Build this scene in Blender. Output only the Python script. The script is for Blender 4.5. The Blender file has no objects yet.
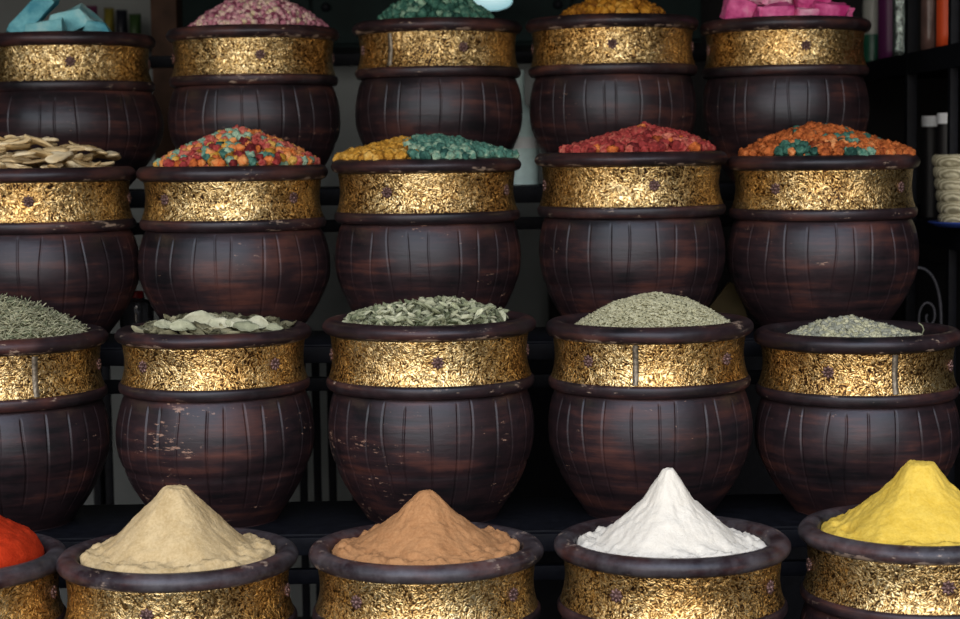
import bpy, bmesh, math, random
import numpy as np
from mathutils import Vector, Matrix, Euler, noise as mnoise

SC = bpy.context.scene
COL = SC.collection
PI = math.pi
RNG = random.Random(11)

# ------------------------------------------------------------------ camera
W, HH, F = 960, 619, 1850.0
CAMZ = 1.55
TILT = math.atan(159.5 / F)
YAW = math.atan(30 / F)
ROLL = math.radians(0.75)
cam_d = bpy.data.cameras.new('camera')
cam = bpy.data.objects.new('camera', cam_d)
COL.objects.link(cam)
cam_d.sensor_width = 36.0
cam_d.lens = F / W * 36.0
cam_d.clip_end = 100
CAM_ROT = (Matrix.Rotation(-YAW, 3, 'Z') @ Matrix.Rotation(PI / 2 - TILT, 3, 'X') @ Matrix.Rotation(-ROLL, 3, 'Z'))
cam.matrix_world = Matrix.Translation((0, 0, CAMZ)) @ CAM_ROT.to_4x4()
cam_d.dof.use_dof = True
cam_d.dof.focus_distance = 3.4
cam_d.dof.aperture_fstop = 4.5
SC.camera = cam


def at(px, py, Y):
    """point of the plane y = Y seen at a pixel of the photograph"""
    d = CAM_ROT @ Vector(((px - W / 2) / F, (HH / 2 - py) / F, -1.0))
    t = Y / d.y
    return Vector((d.x * t, Y, CAMZ + d.z * t))


def pxm(Y):
    return Y / F


# ------------------------------------------------------------------ materials
def newmat(name):
    m = bpy.data.materials.new(name)
    m.use_nodes = True
    nt = m.node_tree
    b = nt.nodes['Principled BSDF']
    return m, nt, b


class G:
    """small node graph helper"""
    def __init__(s, nt):
        s.nt = nt
        s.tc = nt.nodes.new('ShaderNodeTexCoord')
        s.oi = nt.nodes.new('ShaderNodeObjectInfo')

    def link(s, a, b):
        s.nt.links.new(a, b)

    def node(s, t, **kw):
        n = s.nt.nodes.new(t)
        for k, v in kw.items():
            setattr(n, k, v)
        return n

    def mapping(s, scale=(1, 1, 1), rnd=True):
        m = s.node('ShaderNodeMapping')
        m.inputs['Scale'].default_value = scale
        s.link(s.tc.outputs['Object'], m.inputs['Vector'])
        if rnd:
            v = s.node('ShaderNodeVectorMath', operation='SCALE')
            v.inputs[0].default_value = (17.0, 31.0, 11.0)
            s.link(s.oi.outputs['Random'], v.inputs['Scale'])
            s.link(v.outputs[0], m.inputs['Location'])
        return m.outputs[0]

    def noise(s, vec, scale, detail=4, rough=.55, dist=0.0):
        n = s.node('ShaderNodeTexNoise')
        n.inputs['Scale'].default_value = scale
        n.inputs['Detail'].default_value = detail
        n.inputs['Roughness'].default_value = rough
        n.inputs['Distortion'].default_value = dist
        s.link(vec, n.inputs['Vector'])
        return n.outputs['Fac']

    def math(s, op, a, b=None, c=None, clamp=False):
        n = s.node('ShaderNodeMath', operation=op, use_clamp=clamp)
        for i, x in enumerate((a, b, c)):
            if x is None:
                continue
            if isinstance(x, (int, float)):
                n.inputs[i].default_value = x
            else:
                s.link(x, n.inputs[i])
        return n.outputs[0]

    def ramp(s, fac, stops, interp='LINEAR'):
        n = s.node('ShaderNodeValToRGB')
        n.color_ramp.interpolation = interp
        e = n.color_ramp.elements
        while len(e) < len(stops):
            e.new(0.5)
        for i, (p, c) in enumerate(stops):
            e[i].position = p
            e[i].color = (*c, 1) if len(c) == 3 else c
        s.link(fac, n.inputs[0])
        return n.outputs[0]

    def mix(s, fac, a, b, blend='MIX'):
        n = s.node('ShaderNodeMix', data_type='RGBA', blend_type=blend)
        for x, i in ((fac, 0), (a, 6), (b, 7)):
            if isinstance(x, (int, float)):
                n.inputs[i].default_value = x
            elif isinstance(x, tuple):
                n.inputs[i].default_value = (*x, 1)
            else:
                s.link(x, n.inputs[i])
        return n.outputs[2]

    def bump(s, h, strength, dist, bsdf):
        n = s.node('ShaderNodeBump')
        n.inputs['Strength'].default_value = strength
        n.inputs['Distance'].default_value = dist
        s.link(h, n.inputs['Height'])
        s.link(n.outputs[0], bsdf.inputs['Normal'])


def lin(r, g, b):
    def f(c):
        c /= 255.0
        return c / 12.92 if c <= .04045 else ((c + .055) / 1.055) ** 2.4
    return (f(r), f(g), f(b))


def mat_plain(name, c, rough=.6, metal=0.0, var=.25, scale=30, bump=.0, spec=.35):
    m, nt, b = newmat(name)
    g = G(nt)
    n = g.noise(g.mapping(), scale)
    lo = tuple(x * (1 - var) for x in c)
    hi = tuple(min(1, x * (1 + var)) for x in c)
    g.link(g.ramp(n, [(.3, lo), (.7, hi)]), b.inputs['Base Color'])
    b.inputs['Roughness'].default_value = rough
    b.inputs['Metallic'].default_value = metal
    b.inputs['Specular IOR Level'].default_value = spec
    if bump:
        g.bump(n, bump, .01, b)
    return m


def mat_pot(name, wear=.0, rim=False, dusty=.3):
    m, nt, b = newmat(name)
    g = G(nt)
    streak = g.noise(g.mapping((2.2, 2.2, 26)), 2.2, 5, .6)
    blotch = g.noise(g.mapping((1, 1, 1.6)), 7, 4, .6)
    v = g.math('ADD', g.math('MULTIPLY', streak, .5), g.math('MULTIPLY', blotch, .5))
    dark = (.009, .0075, .009)
    mid = (.026, .0140, .0160)
    red = (.092, .034, .026)
    col = g.ramp(v, [(.38, dark), (.51, mid), (.66, red)])
    # small chips where the varnish has come off, stretched along the turning lines
    ch = g.noise(g.mapping((1, 1, 3.2)), 38 if not rim else 30, 6, .72)
    zone = g.noise(g.mapping((1, 1, 2.0)), 5.5, 2, .5)
    fac = g.math('ADD', ch, g.math('MULTIPLY', zone, .55))
    if rim:
        an = g.node('ShaderNodeAttribute', attribute_name='worn')
        fac = g.math('ADD', fac, g.math('MULTIPLY', an.outputs['Fac'], .13))
    t = (.985 if not rim else .975) - wear
    fac = g.math('MULTIPLY', g.math('SUBTRACT', fac, t), 14 if rim else 22, clamp=True)
    col = g.mix(fac, col, (.30, .18, .13) if not rim else (.34, .25, .19))
    # thin pale dust
    du = g.noise(g.mapping((1, 1, 1)), 16, 5, .7)
    duf = g.math('MULTIPLY', g.math('SUBTRACT', du, .5 if dusty < .5 else .40), dusty if rim else .06, clamp=True)
    col = g.mix(duf, col, (.26, .25, .27))
    g.link(col, b.inputs['Base Color'])
    r = g.math('ADD', g.math('MULTIPLY', blotch, .30), .24 if not rim else .26)
    g.link(r, b.inputs['Roughness'])
    b.inputs['Specular IOR Level'].default_value = .42
    b.inputs['Specular Tint'].default_value = (.80, .87, 1.0, 1)
    h = g.math('ADD', g.math('MULTIPLY', streak, .7), g.math('MULTIPLY', g.noise(g.mapping(), 60, 4), .3))
    g.bump(h, .22, .005, b)
    return m


def mat_brass(name):
    m, nt, b = newmat(name)
    g = G(nt)
    base = g.mapping((1, 1, 1))
    # embossed scrollwork: contour lines of a warped noise, and a finer one between
    n1 = g.noise(base, 42, 1.0, .4, 1.1)
    l1 = g.math('SINE', g.math('MULTIPLY', n1, 62))
    n2 = g.noise(base, 130, 2, .5, .5)
    l2 = g.math('SINE', g.math('MULTIPLY', n2, 20))
    h = g.math('ADD', g.math('MULTIPLY', l1, .25), g.math('MULTIPLY', l2, .25))
    h = g.math('ADD', h, .5)
    pat = g.noise(base, 8, 4, .6)
    fine = g.noise(base, 260, 2, .6)
    wear = g.math('ADD', h, g.math('MULTIPLY', g.math('SUBTRACT', pat, .5), 1.1))
    wear = g.math('ADD', wear, g.math('MULTIPLY', g.math('SUBTRACT', fine, .5), .8))
    col = g.ramp(wear, [(.06, (.03, .018, .012)), (.25, (.19, .10, .034)), (.52, (.60, .40, .145)), (.92, (.94, .77, .44))])
    tint = g.noise(base, 4.5, 2)
    col = g.mix(g.math('MULTIPLY', g.math('SUBTRACT', tint, .42), 2.2, clamp=True), col, g.mix(1.0, col, (1.0, .74, .42), 'MULTIPLY'))
    g.link(col, b.inputs['Base Color'])
    b.inputs['Metallic'].default_value = .92
    g.link(g.math('SUBTRACT', .38, g.math('MULTIPLY', wear, .14)), b.inputs['Roughness'])
    g.bump(g.math('ADD', h, g.math('MULTIPLY', fine, .3)), .34, .0034, b)
    return m


def mat_powder(name, c, c2=None, fine=220):
    m, nt, b = newmat(name)
    g = G(nt)
    mp = g.mapping()
    n = g.noise(mp, 26, 6, .65)
    f = g.noise(mp, fine, 3, .6)
    c2 = c2 or tuple(x * .86 for x in c)
    g.link(g.ramp(g.math('ADD', g.math('MULTIPLY', n, .5), g.math('MULTIPLY', f, .5)), [(.38, c2), (.6, c)]), b.inputs['Base Color'])
    b.inputs['Roughness'].default_value = .95
    b.inputs['Specular IOR Level'].default_value = .1
    g.bump(g.math('ADD', n, g.math('MULTIPLY', f, .5)), .5, .004, b)
    return m


def mat_multi(name, cols, rough=.75, scale=70, bump=.6):
    """loose pieces: the colour drifts over each piece and from piece to piece"""
    m, nt, b = newmat(name)
    g = G(nt)
    n = g.noise(g.mapping(), scale, 4, .6)
    v = g.math('ADD', g.math('MULTIPLY', n, .75), g.math('MULTIPLY', g.math('SUBTRACT', g.oi.outputs['Random'], .5), .35))
    k = len(cols)
    g.link(g.ramp(v, [(.18 + .44 * i / max(1, k - 1), c) for i, c in enumerate(cols)]), b.inputs['Base Color'])
    b.inputs['Roughness'].default_value = rough
    b.inputs['Specular IOR Level'].default_value = .3
    g.bump(g.noise(g.mapping(), scale * 4, 4), bump, .004, b)
    return m


M_POT = mat_pot('dark_varnish', .0)
M_WORN = mat_pot('worn_varnish', .06)
M_RIM = mat_pot('rim_varnish', .04, True)
M_RIMD = mat_pot('dusty_rim', .05, True, .9)
M_BRASS = mat_brass('embossed_brass')
M_STUD = mat_plain('copper_stud', (.17, .10, .09), .36, .6, .4, 140, .4)
M_SEAM = mat_plain('tin_seam', (.20, .17, .13), .45, .7, .4, 90, .3)
M_IRON = mat_plain('black_iron', (.0060, .0066, .0095), .55, 0, .3, 40, .1, .10)
M_DARKWOOD = mat_plain('dark_timber', (.040, .020, .012), .7, 0, .4, 14, .3, .15)
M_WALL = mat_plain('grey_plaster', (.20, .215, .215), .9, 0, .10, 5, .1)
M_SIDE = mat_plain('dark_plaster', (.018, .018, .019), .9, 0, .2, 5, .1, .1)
M_CEIL = mat_plain('dark_ceiling', (.035, .032, .03), .9, 0, .2, 5, .1)
M_FLOOR = mat_plain('dark_stone_floor', (.05, .045, .042), .8, 0, .3, 7, .2)


# ------------------------------------------------------------------ mesh helpers
def link(name, me, mat, parent=None, loc=(0, 0, 0)):
    o = bpy.data.objects.new(name, me)
    COL.objects.link(o)
    o.location = loc
    if parent:
        o.parent = parent
    if mat and not me.materials:
        me.materials.append(mat)
    return o


def mesh(name, v, f, smooth=True):
    me = bpy.data.meshes.new(name)
    me.from_pydata([tuple(x) for x in v], [], [tuple(x) for x in f])
    me.update()
    if smooth:
        me.polygons.foreach_set('use_smooth', [True] * len(me.polygons))
    return me


def bm_mesh(name, bm, smooth=True, angle=None):
    bmesh.ops.recalc_face_normals(bm, faces=bm.faces[:])
    me = bpy.data.meshes.new(name)
    bm.to_mesh(me)
    bm.free()
    if smooth:
        me.polygons.foreach_set('use_smooth', [True] * len(me.polygons))
        if angle is not None:
            me.set_sharp_from_angle(angle=math.radians(angle))
    return me


def tag(o, label=None, cat=None, group=None, kind=None):
    if label:
        o['label'] = label
    if cat:
        o['category'] = cat
    if group:
        o['group'] = group
    if kind:
        o['kind'] = kind
    return o


def empty(name, loc, rz=0.0):
    o = bpy.data.objects.new(name, None)
    COL.objects.link(o)
    o.empty_display_size = .05
    o.location = loc
    o.rotation_euler = (0, 0, rz)
    return o


def add_box(bm, c, d, bev=0.004, rot=None):
    r = bmesh.ops.create_cube(bm, size=1.0)
    vs = r['verts']
    bmesh.ops.scale(bm, vec=d, verts=vs)
    if bev:
        es = list({e for v in vs for e in v.link_edges})
        rb = bmesh.ops.bevel(bm, geom=es, offset=bev, segments=2, affect='EDGES', profile=.6)
        vs = list({v for f in rb['faces'] for v in f.verts} | {v for v in vs if v.is_valid})
    if rot is not None:
        bmesh.ops.rotate(bm, cent=(0, 0, 0), matrix=rot, verts=vs)
    bmesh.ops.translate(bm, vec=c, verts=vs)


def box(name, c, d, mat, parent=None, bev=.004, origin=None):
    bm = bmesh.new()
    o = Vector(origin) if origin is not None else Vector((0, 0, 0))
    add_box(bm, Vector(c) - o, d, bev)
    return link(name, bm_mesh(name, bm, True, 40), mat, parent, o)


def lathe(prof, n=96, closed=False, rfun=None):
    v, f = [], []
    m = len(prof)
    for i, (r, z) in enumerate(prof):
        for j in range(n):
            a = 2 * PI * j / n
            rr = r * (rfun(a, z) if rfun else 1)
            v.append((rr * math.cos(a), rr * math.sin(a), z))
    for i in range(m - 1 + (1 if closed else 0)):
        i2 = (i + 1) % m
        for j in range(n):
            k = (j + 1) % n
            f.append((i * n + j, i * n + k, i2 * n + k, i2 * n + j))
    return v, f


def tube(path, r, seg=8):
    """round tube along a list of points"""
    v, f = [], []
    P = [Vector(p) for p in path]
    up = Vector((0, 1, 0))
    for i, p in enumerate(P):
        t = (P[min(i + 1, len(P) - 1)] - P[max(i - 1, 0)]).normalized()
        a = t.cross(up)
        if a.length < 1e-4:
            a = t.cross(Vector((1, 0, 0)))
        a.normalize()
        b = t.cross(a)
        for j in range(seg):
            q = 2 * PI * j / seg
            v.append(p + (a * math.cos(q) + b * math.sin(q)) * r)
    for i in range(len(P) - 1):
        for j in range(seg):
            k = (j + 1) % seg
            f.append((i * seg + j, i * seg + k, (i + 1) * seg + k, (i + 1) * seg + j))
    f.append(tuple(range(seg))[::-1])
    f.append(tuple((len(P) - 1) * seg + j for j in range(seg)))
    return v, f


def smoothprof(pts, n):
    """Catmull-Rom through profile points"""
    P = [pts[0]] + list(pts) + [pts[-1]]
    out = []
    for i in range(1, len(P) - 2):
        for k in range(n):
            t = k / n
            q = []
            for c in (0, 1):
                a, b, d, e = P[i - 1][c], P[i][c], P[i + 1][c], P[i + 2][c]
                q.append(.5 * (2 * b + (d - a) * t + (2 * a - 5 * b + 4 * d - e) * t * t + (3 * b - a - 3 * d + e) * t ** 3))
            out.append(tuple(q))
    out.append(tuple(pts[-1]))
    return out


# ------------------------------------------------------------------ pots
ROWY = {4: 3.16, 3: 3.614, 2: 3.975, 1: 4.415}
# row, centre x, y of the rim's widest line, rim radius (pixels), bulge, stud x, seam x, worn, what it holds
POTS = [
    (1, 68, 42, 84.5, 1.07, 69, None, 0, 'turquoise stone slabs'),
    (1, 253, 35.5, 85, 1.0, 259, None, 0, 'pink rosebuds'),
    (1, 437.5, 28.5, 83.5, .99, 462, 392, 0, 'dark green dried lumps'),
    (1, 612, 25, 85.5, .965, 612, None, 0, 'golden yellow dried lumps only'),
    (1, 785, 27, 84, .98, 805, None, 0, 'bright pink rocks'),
    (2, 40, 174, 94, 1.02, 28, None, 0, 'cream root slices'),
    (2, 232.5, 172, 94.5, 1.01, 167, None, 0, 'mixed red, orange and turquoise lumps'),
    (2, 426.5, 165, 94, .98, 388, None, 0, 'half yellow, half green lumps'),
    (2, 631, 158.5, 95.5, .965, 653, None, 0, 'all red lumps'),
    (2, 822.5, 161.5, 94.5, 1.0, 778, None, 0, 'orange lumps with a few green ones'),
    (3, 1, 338, 105, .99, 97, 31, 0, 'grey green dried herb stalks'),
    (3, 213.5, 332.5, 97.5, 1.015, 145, None, 1, 'big pale dried leaves'),
    (3, 429.5, 324, 106.5, .97, 437, None, 1, 'curled sage leaves'),
    (3, 649, 325.5, 103.5, .99, 590, 636, 0, 'dome of pale green seeds'),
    (3, 857, 335, 102.5, .99, 830, 893, 0, 'low pile of crumbled grey herb'),
    (4, -54, 560, 120, 1.0, -95, None, 0, 'red powder'),
    (4, 178.5, 557, 121, 1.0, 286, None, 0, 'beige powder cone'),
    (4, 426, 550, 118, 1.0, 358, None, 0, 'brown powder cone'),
    (4, 671.5, 543, 119.5, 1.0, 618, None, 0, 'white powder cone'),
    (4, 917, 531.5, 120, 1.0, 947, None, 0, 'yellow powder cone'),
]
SHELFZ = {}
for r in (1, 2, 3, 4):
    zs = [at(p[1], p[2], ROWY[r]).z for p in POTS if p[0] == r]
    SHELFZ[r] = sum(zs) / len(zs) - 1.80 * .203
print('shelves', SHELFZ)


def rosette_mesh(s):
    bm = bmesh.new()
    # backing disc, eight petals and a centre knob, facing -Y
    r = bmesh.ops.create_cone(bm, cap_ends=True, segments=20, radius1=s * .82, radius2=s * .70, depth=s * .35)
    for k in range(8):
        a = 2 * PI * k / 8
        q = bmesh.ops.create_uvsphere(bm, u_segments=8, v_segments=6, radius=s * .30)['verts']
        bmesh.ops.scale(bm, vec=(1.15, .82, .62), verts=q)
        bmesh.ops.rotate(bm, cent=(0, 0, 0), matrix=Matrix.Rotation(a, 3, 'Z'), verts=q)
        bmesh.ops.translate(bm, vec=(math.cos(a) * s * .66, math.sin(a) * s * .66, s * .17), verts=q)
    q = bmesh.ops.create_uvsphere(bm, u_segments=10, v_segments=8, radius=s * .30)['verts']
    bmesh.ops.translate(bm, vec=(0, 0, s * .22), verts=q)
    bmesh.ops.rotate(bm, cent=(0, 0, 0), matrix=Matrix.Rotation(PI / 2, 3, 'X'), verts=bm.verts[:])
    return bm_mesh('rosette', bm)


STUD = rosette_mesh(.0128)


def make_pot(row, cx, cy, rp, bulge, stud, seam, worn, holds, idx):
    rng = random.Random(100 + idx)
    Y = ROWY[row]
    c = at(cx, cy, Y)
    R = rp * pxm(Y) * (1.0 + .003)
    sz = SHELFZ[row]
    top = c.z + .07 * R - sz            # rim top above the shelf
    rot = empty('spice_pot', (c.x, Y, sz))
    where = {1: 'top row', 2: 'second row', 3: 'third row', 4: 'front row'}[row]
    tag(rot, f'dark brass-banded pot in the {where} holding {holds}', 'pot', 'brass banded pots on the stepped rack')

    ph = [rng.uniform(0, 6.28) for _ in range(6)]

    def hand(a, z):
        return 1 + .004 * math.sin(2 * a + ph[0]) + .003 * math.sin(3 * a + ph[1] + z * 20) + .0015 * math.sin(7 * a + ph[2] + z * 60)

    # rim: rolled lip and the inner wall of the mouth
    th = rng.uniform(.95, 1.08)
    lip = smoothprof([(.81, -.42), (.812, -.16), (.825, -.055), (.86, -.012), (.915, 0), (.965, -.015), (.998, -.055), (1.0, -.095 * th), (.975, -.132 * th), (.925, -.152 * th), (.875, -.175), (.865, -.42)], 3)
    v, f = lathe([(r * R, top + z * R) for r, z in lip], 112, True, lambda a, z: hand(a, z) + .006 * mnoise.noise(Vector((math.cos(a) * 4 + idx * 3, math.sin(a) * 4, z * 25))))
    rme = mesh('rim', v, f)
    at_ = rme.attributes.new('worn', 'FLOAT', 'POINT')
    wv_ = []
    for r, z in lip:
        e = math.exp(-((z + .135 * th) / .022) ** 2) if r > .9 else 0.0
        e += .35 * math.exp(-((z + .0) / .012) ** 2) if .88 < r < .95 else 0.0
        wv_ += [e] * 112
    at_.data.foreach_set('value', wv_)
    rim = link('rim', rme, M_RIMD if row == 4 else M_RIM, rot)
    # brass band
    bp = smoothprof([(.905, -.145), (.930, -.150), (.924, -.20), (.912, -.33), (.922, -.44), (.945, -.525), (.952, -.548), (.915, -.552)], 4)
    v, f = lathe([(r * R, top + z * R) for r, z in bp], 128, False, hand)
    band = link('brass_band', mesh('brass_band', v, f), M_BRASS, rot)
    # studs a quarter turn apart
    a0 = math.asin(max(-.97, min(.97, (stud - cx) / (rp * .925)))) + (450 - cx) / F
    for k in (-1, 0, 1, 2):
        a = a0 + k * PI / 2
        rr = .914 * R
        s = link('rosette', STUD, M_STUD, band, (rr * math.sin(a), -rr * math.cos(a), top - .335 * R))
        s.rotation_euler = (0, 0, a)
    if seam is not None:
        a1 = math.asin((seam - cx) / (rp * .925)) + (450 - cx) / F
        hw = .0052 / R
        vv, ff = [], []
        zz = [t for t in np.linspace(-.165, -.535, 9)]
        for z in zz:
            rr = np.interp(-z, [.15, .20, .33, .44, .525, .548], [.930, .924, .912, .922, .945, .952]) * R
            for da, dr in ((-hw * 1.2, -.001), (-hw, .0028), (hw, .0028), (hw * 1.2, -.001)):
                an = a1 + da
                r2 = rr * 1.003 + dr
                vv.append((r2 * math.sin(an), -r2 * math.cos(an), top + z * R))
        for i in range(len(zz) - 1):
            for j in range(3):
                ff.append((i * 4 + j, i * 4 + j + 1, i * 4 + j + 5, i * 4 + j + 4))
        link('seam_strip', mesh('seam_strip', vv, ff), M_SEAM, band)['label'] = 'dull grey seam across the band'
    # collar ring under the band
    cp = smoothprof([(.90, -.540), (.945, -.545), (.972, -.565), (.978, -.60), (.970, -.635), (.945, -.66), (.90, -.665)], 4)
    v, f = lathe([(r * R, top + z * R) for r, z in cp], 112, False, hand)
    link('collar', mesh('collar', v, f), M_RIM, rot)

    # belly with carved grooves
    zt = top - .64 * R
    prof = smoothprof([(0.0, .885), (.03, .915), (.10, .953), (.22, .988), (.34, 1.0), (.46, .985), (.58, .935), (.70, .868), (.82, .775), (.92, .685), (1.0, .615)], 5)
    rows = [(zt * (1 - t), r * R * (1 + (bulge - 1) * math.sin(PI * min(1, t * 1.2 + .05)) ** .7 if t < .8 else 1)) for t, r in prof]
    # use a smoother bulge factor
    rows = [(zt * (1 - t), r * R * (1 + (bulge - 1) * max(0.0, math.sin(PI * min(1.0, .12 + t * .88))))) for t, r in prof]
    ring_t = rng.uniform(.56, .66)
    ng = rng.randint(25, 29)
    w = .0015 / R
    gr = []
    for k in range(ng):
        a = 2 * PI * (k + rng.uniform(-.24, .24)) / ng
        gr.append((a, rng.uniform(.03, .08), rng.uniform(.70, .97), rng.uniform(.0020, .0036) * (1.0 if row > 2 else .62), rng.uniform(-.05, .05), rng.uniform(-.02, .02)))
    cols = []      # angle, groove index, depth factor
    for k, gk in enumerate(gr):
        nx = gr[(k + 1) % ng][0] + (2 * PI if k == ng - 1 else 0)
        for da, df in ((-2.9, 0), (-1.7, 0), (-.8, 1), (.8, 1), (1.7, 0), (2.9, 0)):
            cols.append((gk[0] + da * w, k, df, 0.0))
        nf = 3
        for q in range(nf):
            u = (q + 1) / (nf + 1)
            cols.append((gk[0] + 2.9 * w + (nx - gk[0] - 5.8 * w) * u, k, 0, u))
    n = len(cols)
    v, f = [], []
    for (z, r) in rows:
        t = 1 - z / zt
        groove_ring = .0025 * math.exp(-((t - ring_t) / .012) ** 2)
        for (a, k, df, u) in cols:
            g1, g2 = gr[k], gr[(k + 1) % ng]
            off = (1 - u) * (g1[4] * (t - .4) + g1[5] * math.sin(t * 7 + k)) + u * (g2[4] * (t - .4) + g2[5] * math.sin(t * 7 + k + 1))
            d = 0
            if df:
                d = g1[3] * min(1, max(0, (t - g1[1]) / .04)) * min(1, max(0, (g1[2] - t) / .15))
            # planks between the cuts swell a little
            sw = 0.0 if df == 0 and u > 0 else 0
            aa = a + off
            rr = r * hand(aa, z) - d - groove_ring + sw
            v.append((rr * math.cos(aa), rr * math.sin(aa), z))
    m = len(rows)
    for i in range(m - 1):
        for j in range(n):
            k = (j + 1) % n
            f.append((i * n + j, (i + 1) * n + j, (i + 1) * n + k, i * n + k))
    f.append(tuple((m - 1) * n + j for j in range(n)))
    link('body', mesh('body', v, f), M_WORN if worn else M_POT, rot)
    return dict(o=rot, x=c.x, Y=Y, R=R, top=sz + top, rp=rp, cx=cx)


POT = {}
cnt = {}
for i, p in enumerate(POTS):
    cnt[p[0]] = cnt.get(p[0], 0) + 1
    POT[(p[0], cnt[p[0]])] = make_pot(*p, i)


# ------------------------------------------------------------------ things inside the pots
def fbm(x, y, z, s, o=4):
    return mnoise.fractal(Vector((x * s, y * s, z * s)), 1.0, 2.0, o)


def heap_mesh(name, rad, fun, nr=40, na=88, thick=.03):
    """polar height field fun(x,y) closed below"""
    v, f = [(0, 0, fun(0, 0))], []
    for i in range(1, nr + 1):
        r = rad * (i / nr)
        for j in range(na):
            a = 2 * PI * j / na
            x, y = r * math.cos(a), r * math.sin(a)
            v.append((x, y, fun(x, y)))
    for j in range(na):
        f.append((0, 1 + j, 1 + (j + 1) % na))
    for i in range(nr - 1):
        for j in range(na):
            k = (j + 1) % na
            f.append((1 + i * na + j, 1 + (i + 1) * na + j, 1 + (i + 1) * na + k, 1 + i * na + k))
    s = len(v)
    for j in range(na):
        x, y, z = v[1 + (nr - 1) * na + j]
        v.append((x * .97, y * .97, -thick))
    for j in range(na):
        k = (j + 1) % na
        f.append((1 + (nr - 1) * na + j, s + j, s + k, 1 + (nr - 1) * na + k))
    f.append(tuple(s + j for j in range(na))[::-1])
    return mesh(name, v, f)


# powder cones of the front row:  flank points (distance from the apex, drop) in pixels
def powder(key, apex, flank, mat, label, skirt=.0, seed=0, flat=.01):
    P = POT[key]
    Y, R = P['Y'], P['R']
    a = at(apex[0], apex[1], Y)
    k = pxm(Y)
    ox = a.x - P['x']
    base = P['top'] - .105 * R
    Hh = a.z - base
    xs = [0] + [d * k for d, _ in flank]
    hs = [Hh] + [Hh - dr * k for _, dr in flank]
    rad = .805 * R

    def fun(x, y):
        dx, dy = x - ox, y
        r = math.hypot(dx, dy)
        th = math.atan2(dy, dx)
        rr = r * (1 + .05 * math.sin(3 * th + seed) + .03 * math.sin(5 * th + seed * 2))
        h = float(np.interp(math.sqrt(rr * rr + flat * flat) - flat, xs, hs))
        e = math.hypot(x, y)
        lump = fbm(x + seed, y, 0, 28, 4)
        fine = fbm(x, y + seed, 0, 110, 3)
        lo = skirt + .011 * lump + .003 * fine                       # the loose level near the wall
        z = max(h, lo) if h > lo + .006 else lo + .006 * math.exp((h - lo - .006) / .012)
        z += (.0026 * lump + .0022 * fbm(x + 5, y, seed, 60, 3)) * min(1, .25 + r / .03) + .0014 * fine
        if e > rad * .93:
            z -= (e - rad * .93) * .9
        return z
    o = link('powder_heap', heap_mesh('powder_heap', rad, fun, 62, 150, .03), mat, None, (P['x'], Y, base))
    tag(o, label, 'spice powder')
    return o


M_BEIGE = mat_powder('beige_powder', lin(214, 190, 145), lin(190, 164, 118))
M_BROWN = mat_powder('brown_powder', lin(193, 143, 98), lin(172, 122, 80))
M_WHITE = mat_powder('white_powder', lin(240, 234, 220), lin(232, 225, 210))
M_YEL = mat_powder('yellow_powder', lin(238, 204, 92), lin(224, 186, 70))
M_REDP = mat_powder('red_powder', lin(200, 60, 28), lin(176, 46, 18))
powder((4, 1), (-40, 492), [(30, 24), (42, 34), (64, 46), (80, 61), (88, 72)], M_REDP, 'bright red orange spice powder heaped in the front row pot cut by the left edge', .006, 1)
powder((4, 2), (176, 486), [(10, 2), (16, 8), (32, 24), (48, 41), (65, 57), (82, 70)], M_BEIGE, 'beige ground spice heaped in a cone in the front row', .020, 2, .003)
powder((4, 3), (426, 490), [(5, 1), (18, 13), (30, 26), (52, 42), (72, 55), (90, 64)], M_BROWN, 'light brown ground spice heaped in a cone in the front row', .017, 3, .003)
powder((4, 4), (668, 468), [(4, 1), (10, 11), (24, 33), (45, 52), (65, 70), (84, 84)], M_WHITE, 'white powder heaped in a sharp cone in the front row', .010, 4, .003)
powder((4, 5), (920, 462), [(12, 1), (17, 7), (27, 21), (43, 36), (61, 50), (82, 66)], M_YEL, 'bright yellow ground spice heaped in a cone in the front row', .012, 5, .003)


# ---- loose pieces
def icos(sub):
    bm = bmesh.new()
    bmesh.ops.create_icosphere(bm, subdivisions=sub, radius=1.0)
    v = [x.co.copy() for x in bm.verts]
    f = [tuple(q.index for q in x.verts) for x in bm.faces]
    bm.free()
    return v, f


ICO2, ICO1, ICO3 = icos(3), icos(2), icos(4)


def nugget(seed, amp=.36, sc=1.7, sub=ICO2):
    v = []
    for p in sub[0]:
        q = Vector(p) * sc + Vector((seed * 7.1, seed * 3.3, seed))
        d = 1 + amp * mnoise.noise(q) + amp * .75 * mnoise.noise(q * 2.1) + amp * .55 * mnoise.noise(q * 4.3) - amp * 2.0 * max(0, .18 - abs(mnoise.noise(q * 1.7 + Vector((9, 9, 9)))))
        v.append(Vector(p) * d)
    return v, sub[1]


def bud(seed):
    """closed dried rosebud: pointed, with pleated petals and a small calyx"""
    v = []
    for p in ICO1[0]:
        q = Vector(p)
        a = math.atan2(q.y, q.x)
        t = (q.z + 1) / 2
        r = (.74 - .35 * t) * (1 + .20 * math.sin(5 * a + 4 * t + seed))
        v.append(Vector((q.x * r / .6, q.y * r / .6, q.z * 1.15)) * (1 + .18 * mnoise.noise(q * 2 + Vector((seed, 0, 0)))))
    return v, ICO1[1]


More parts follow.
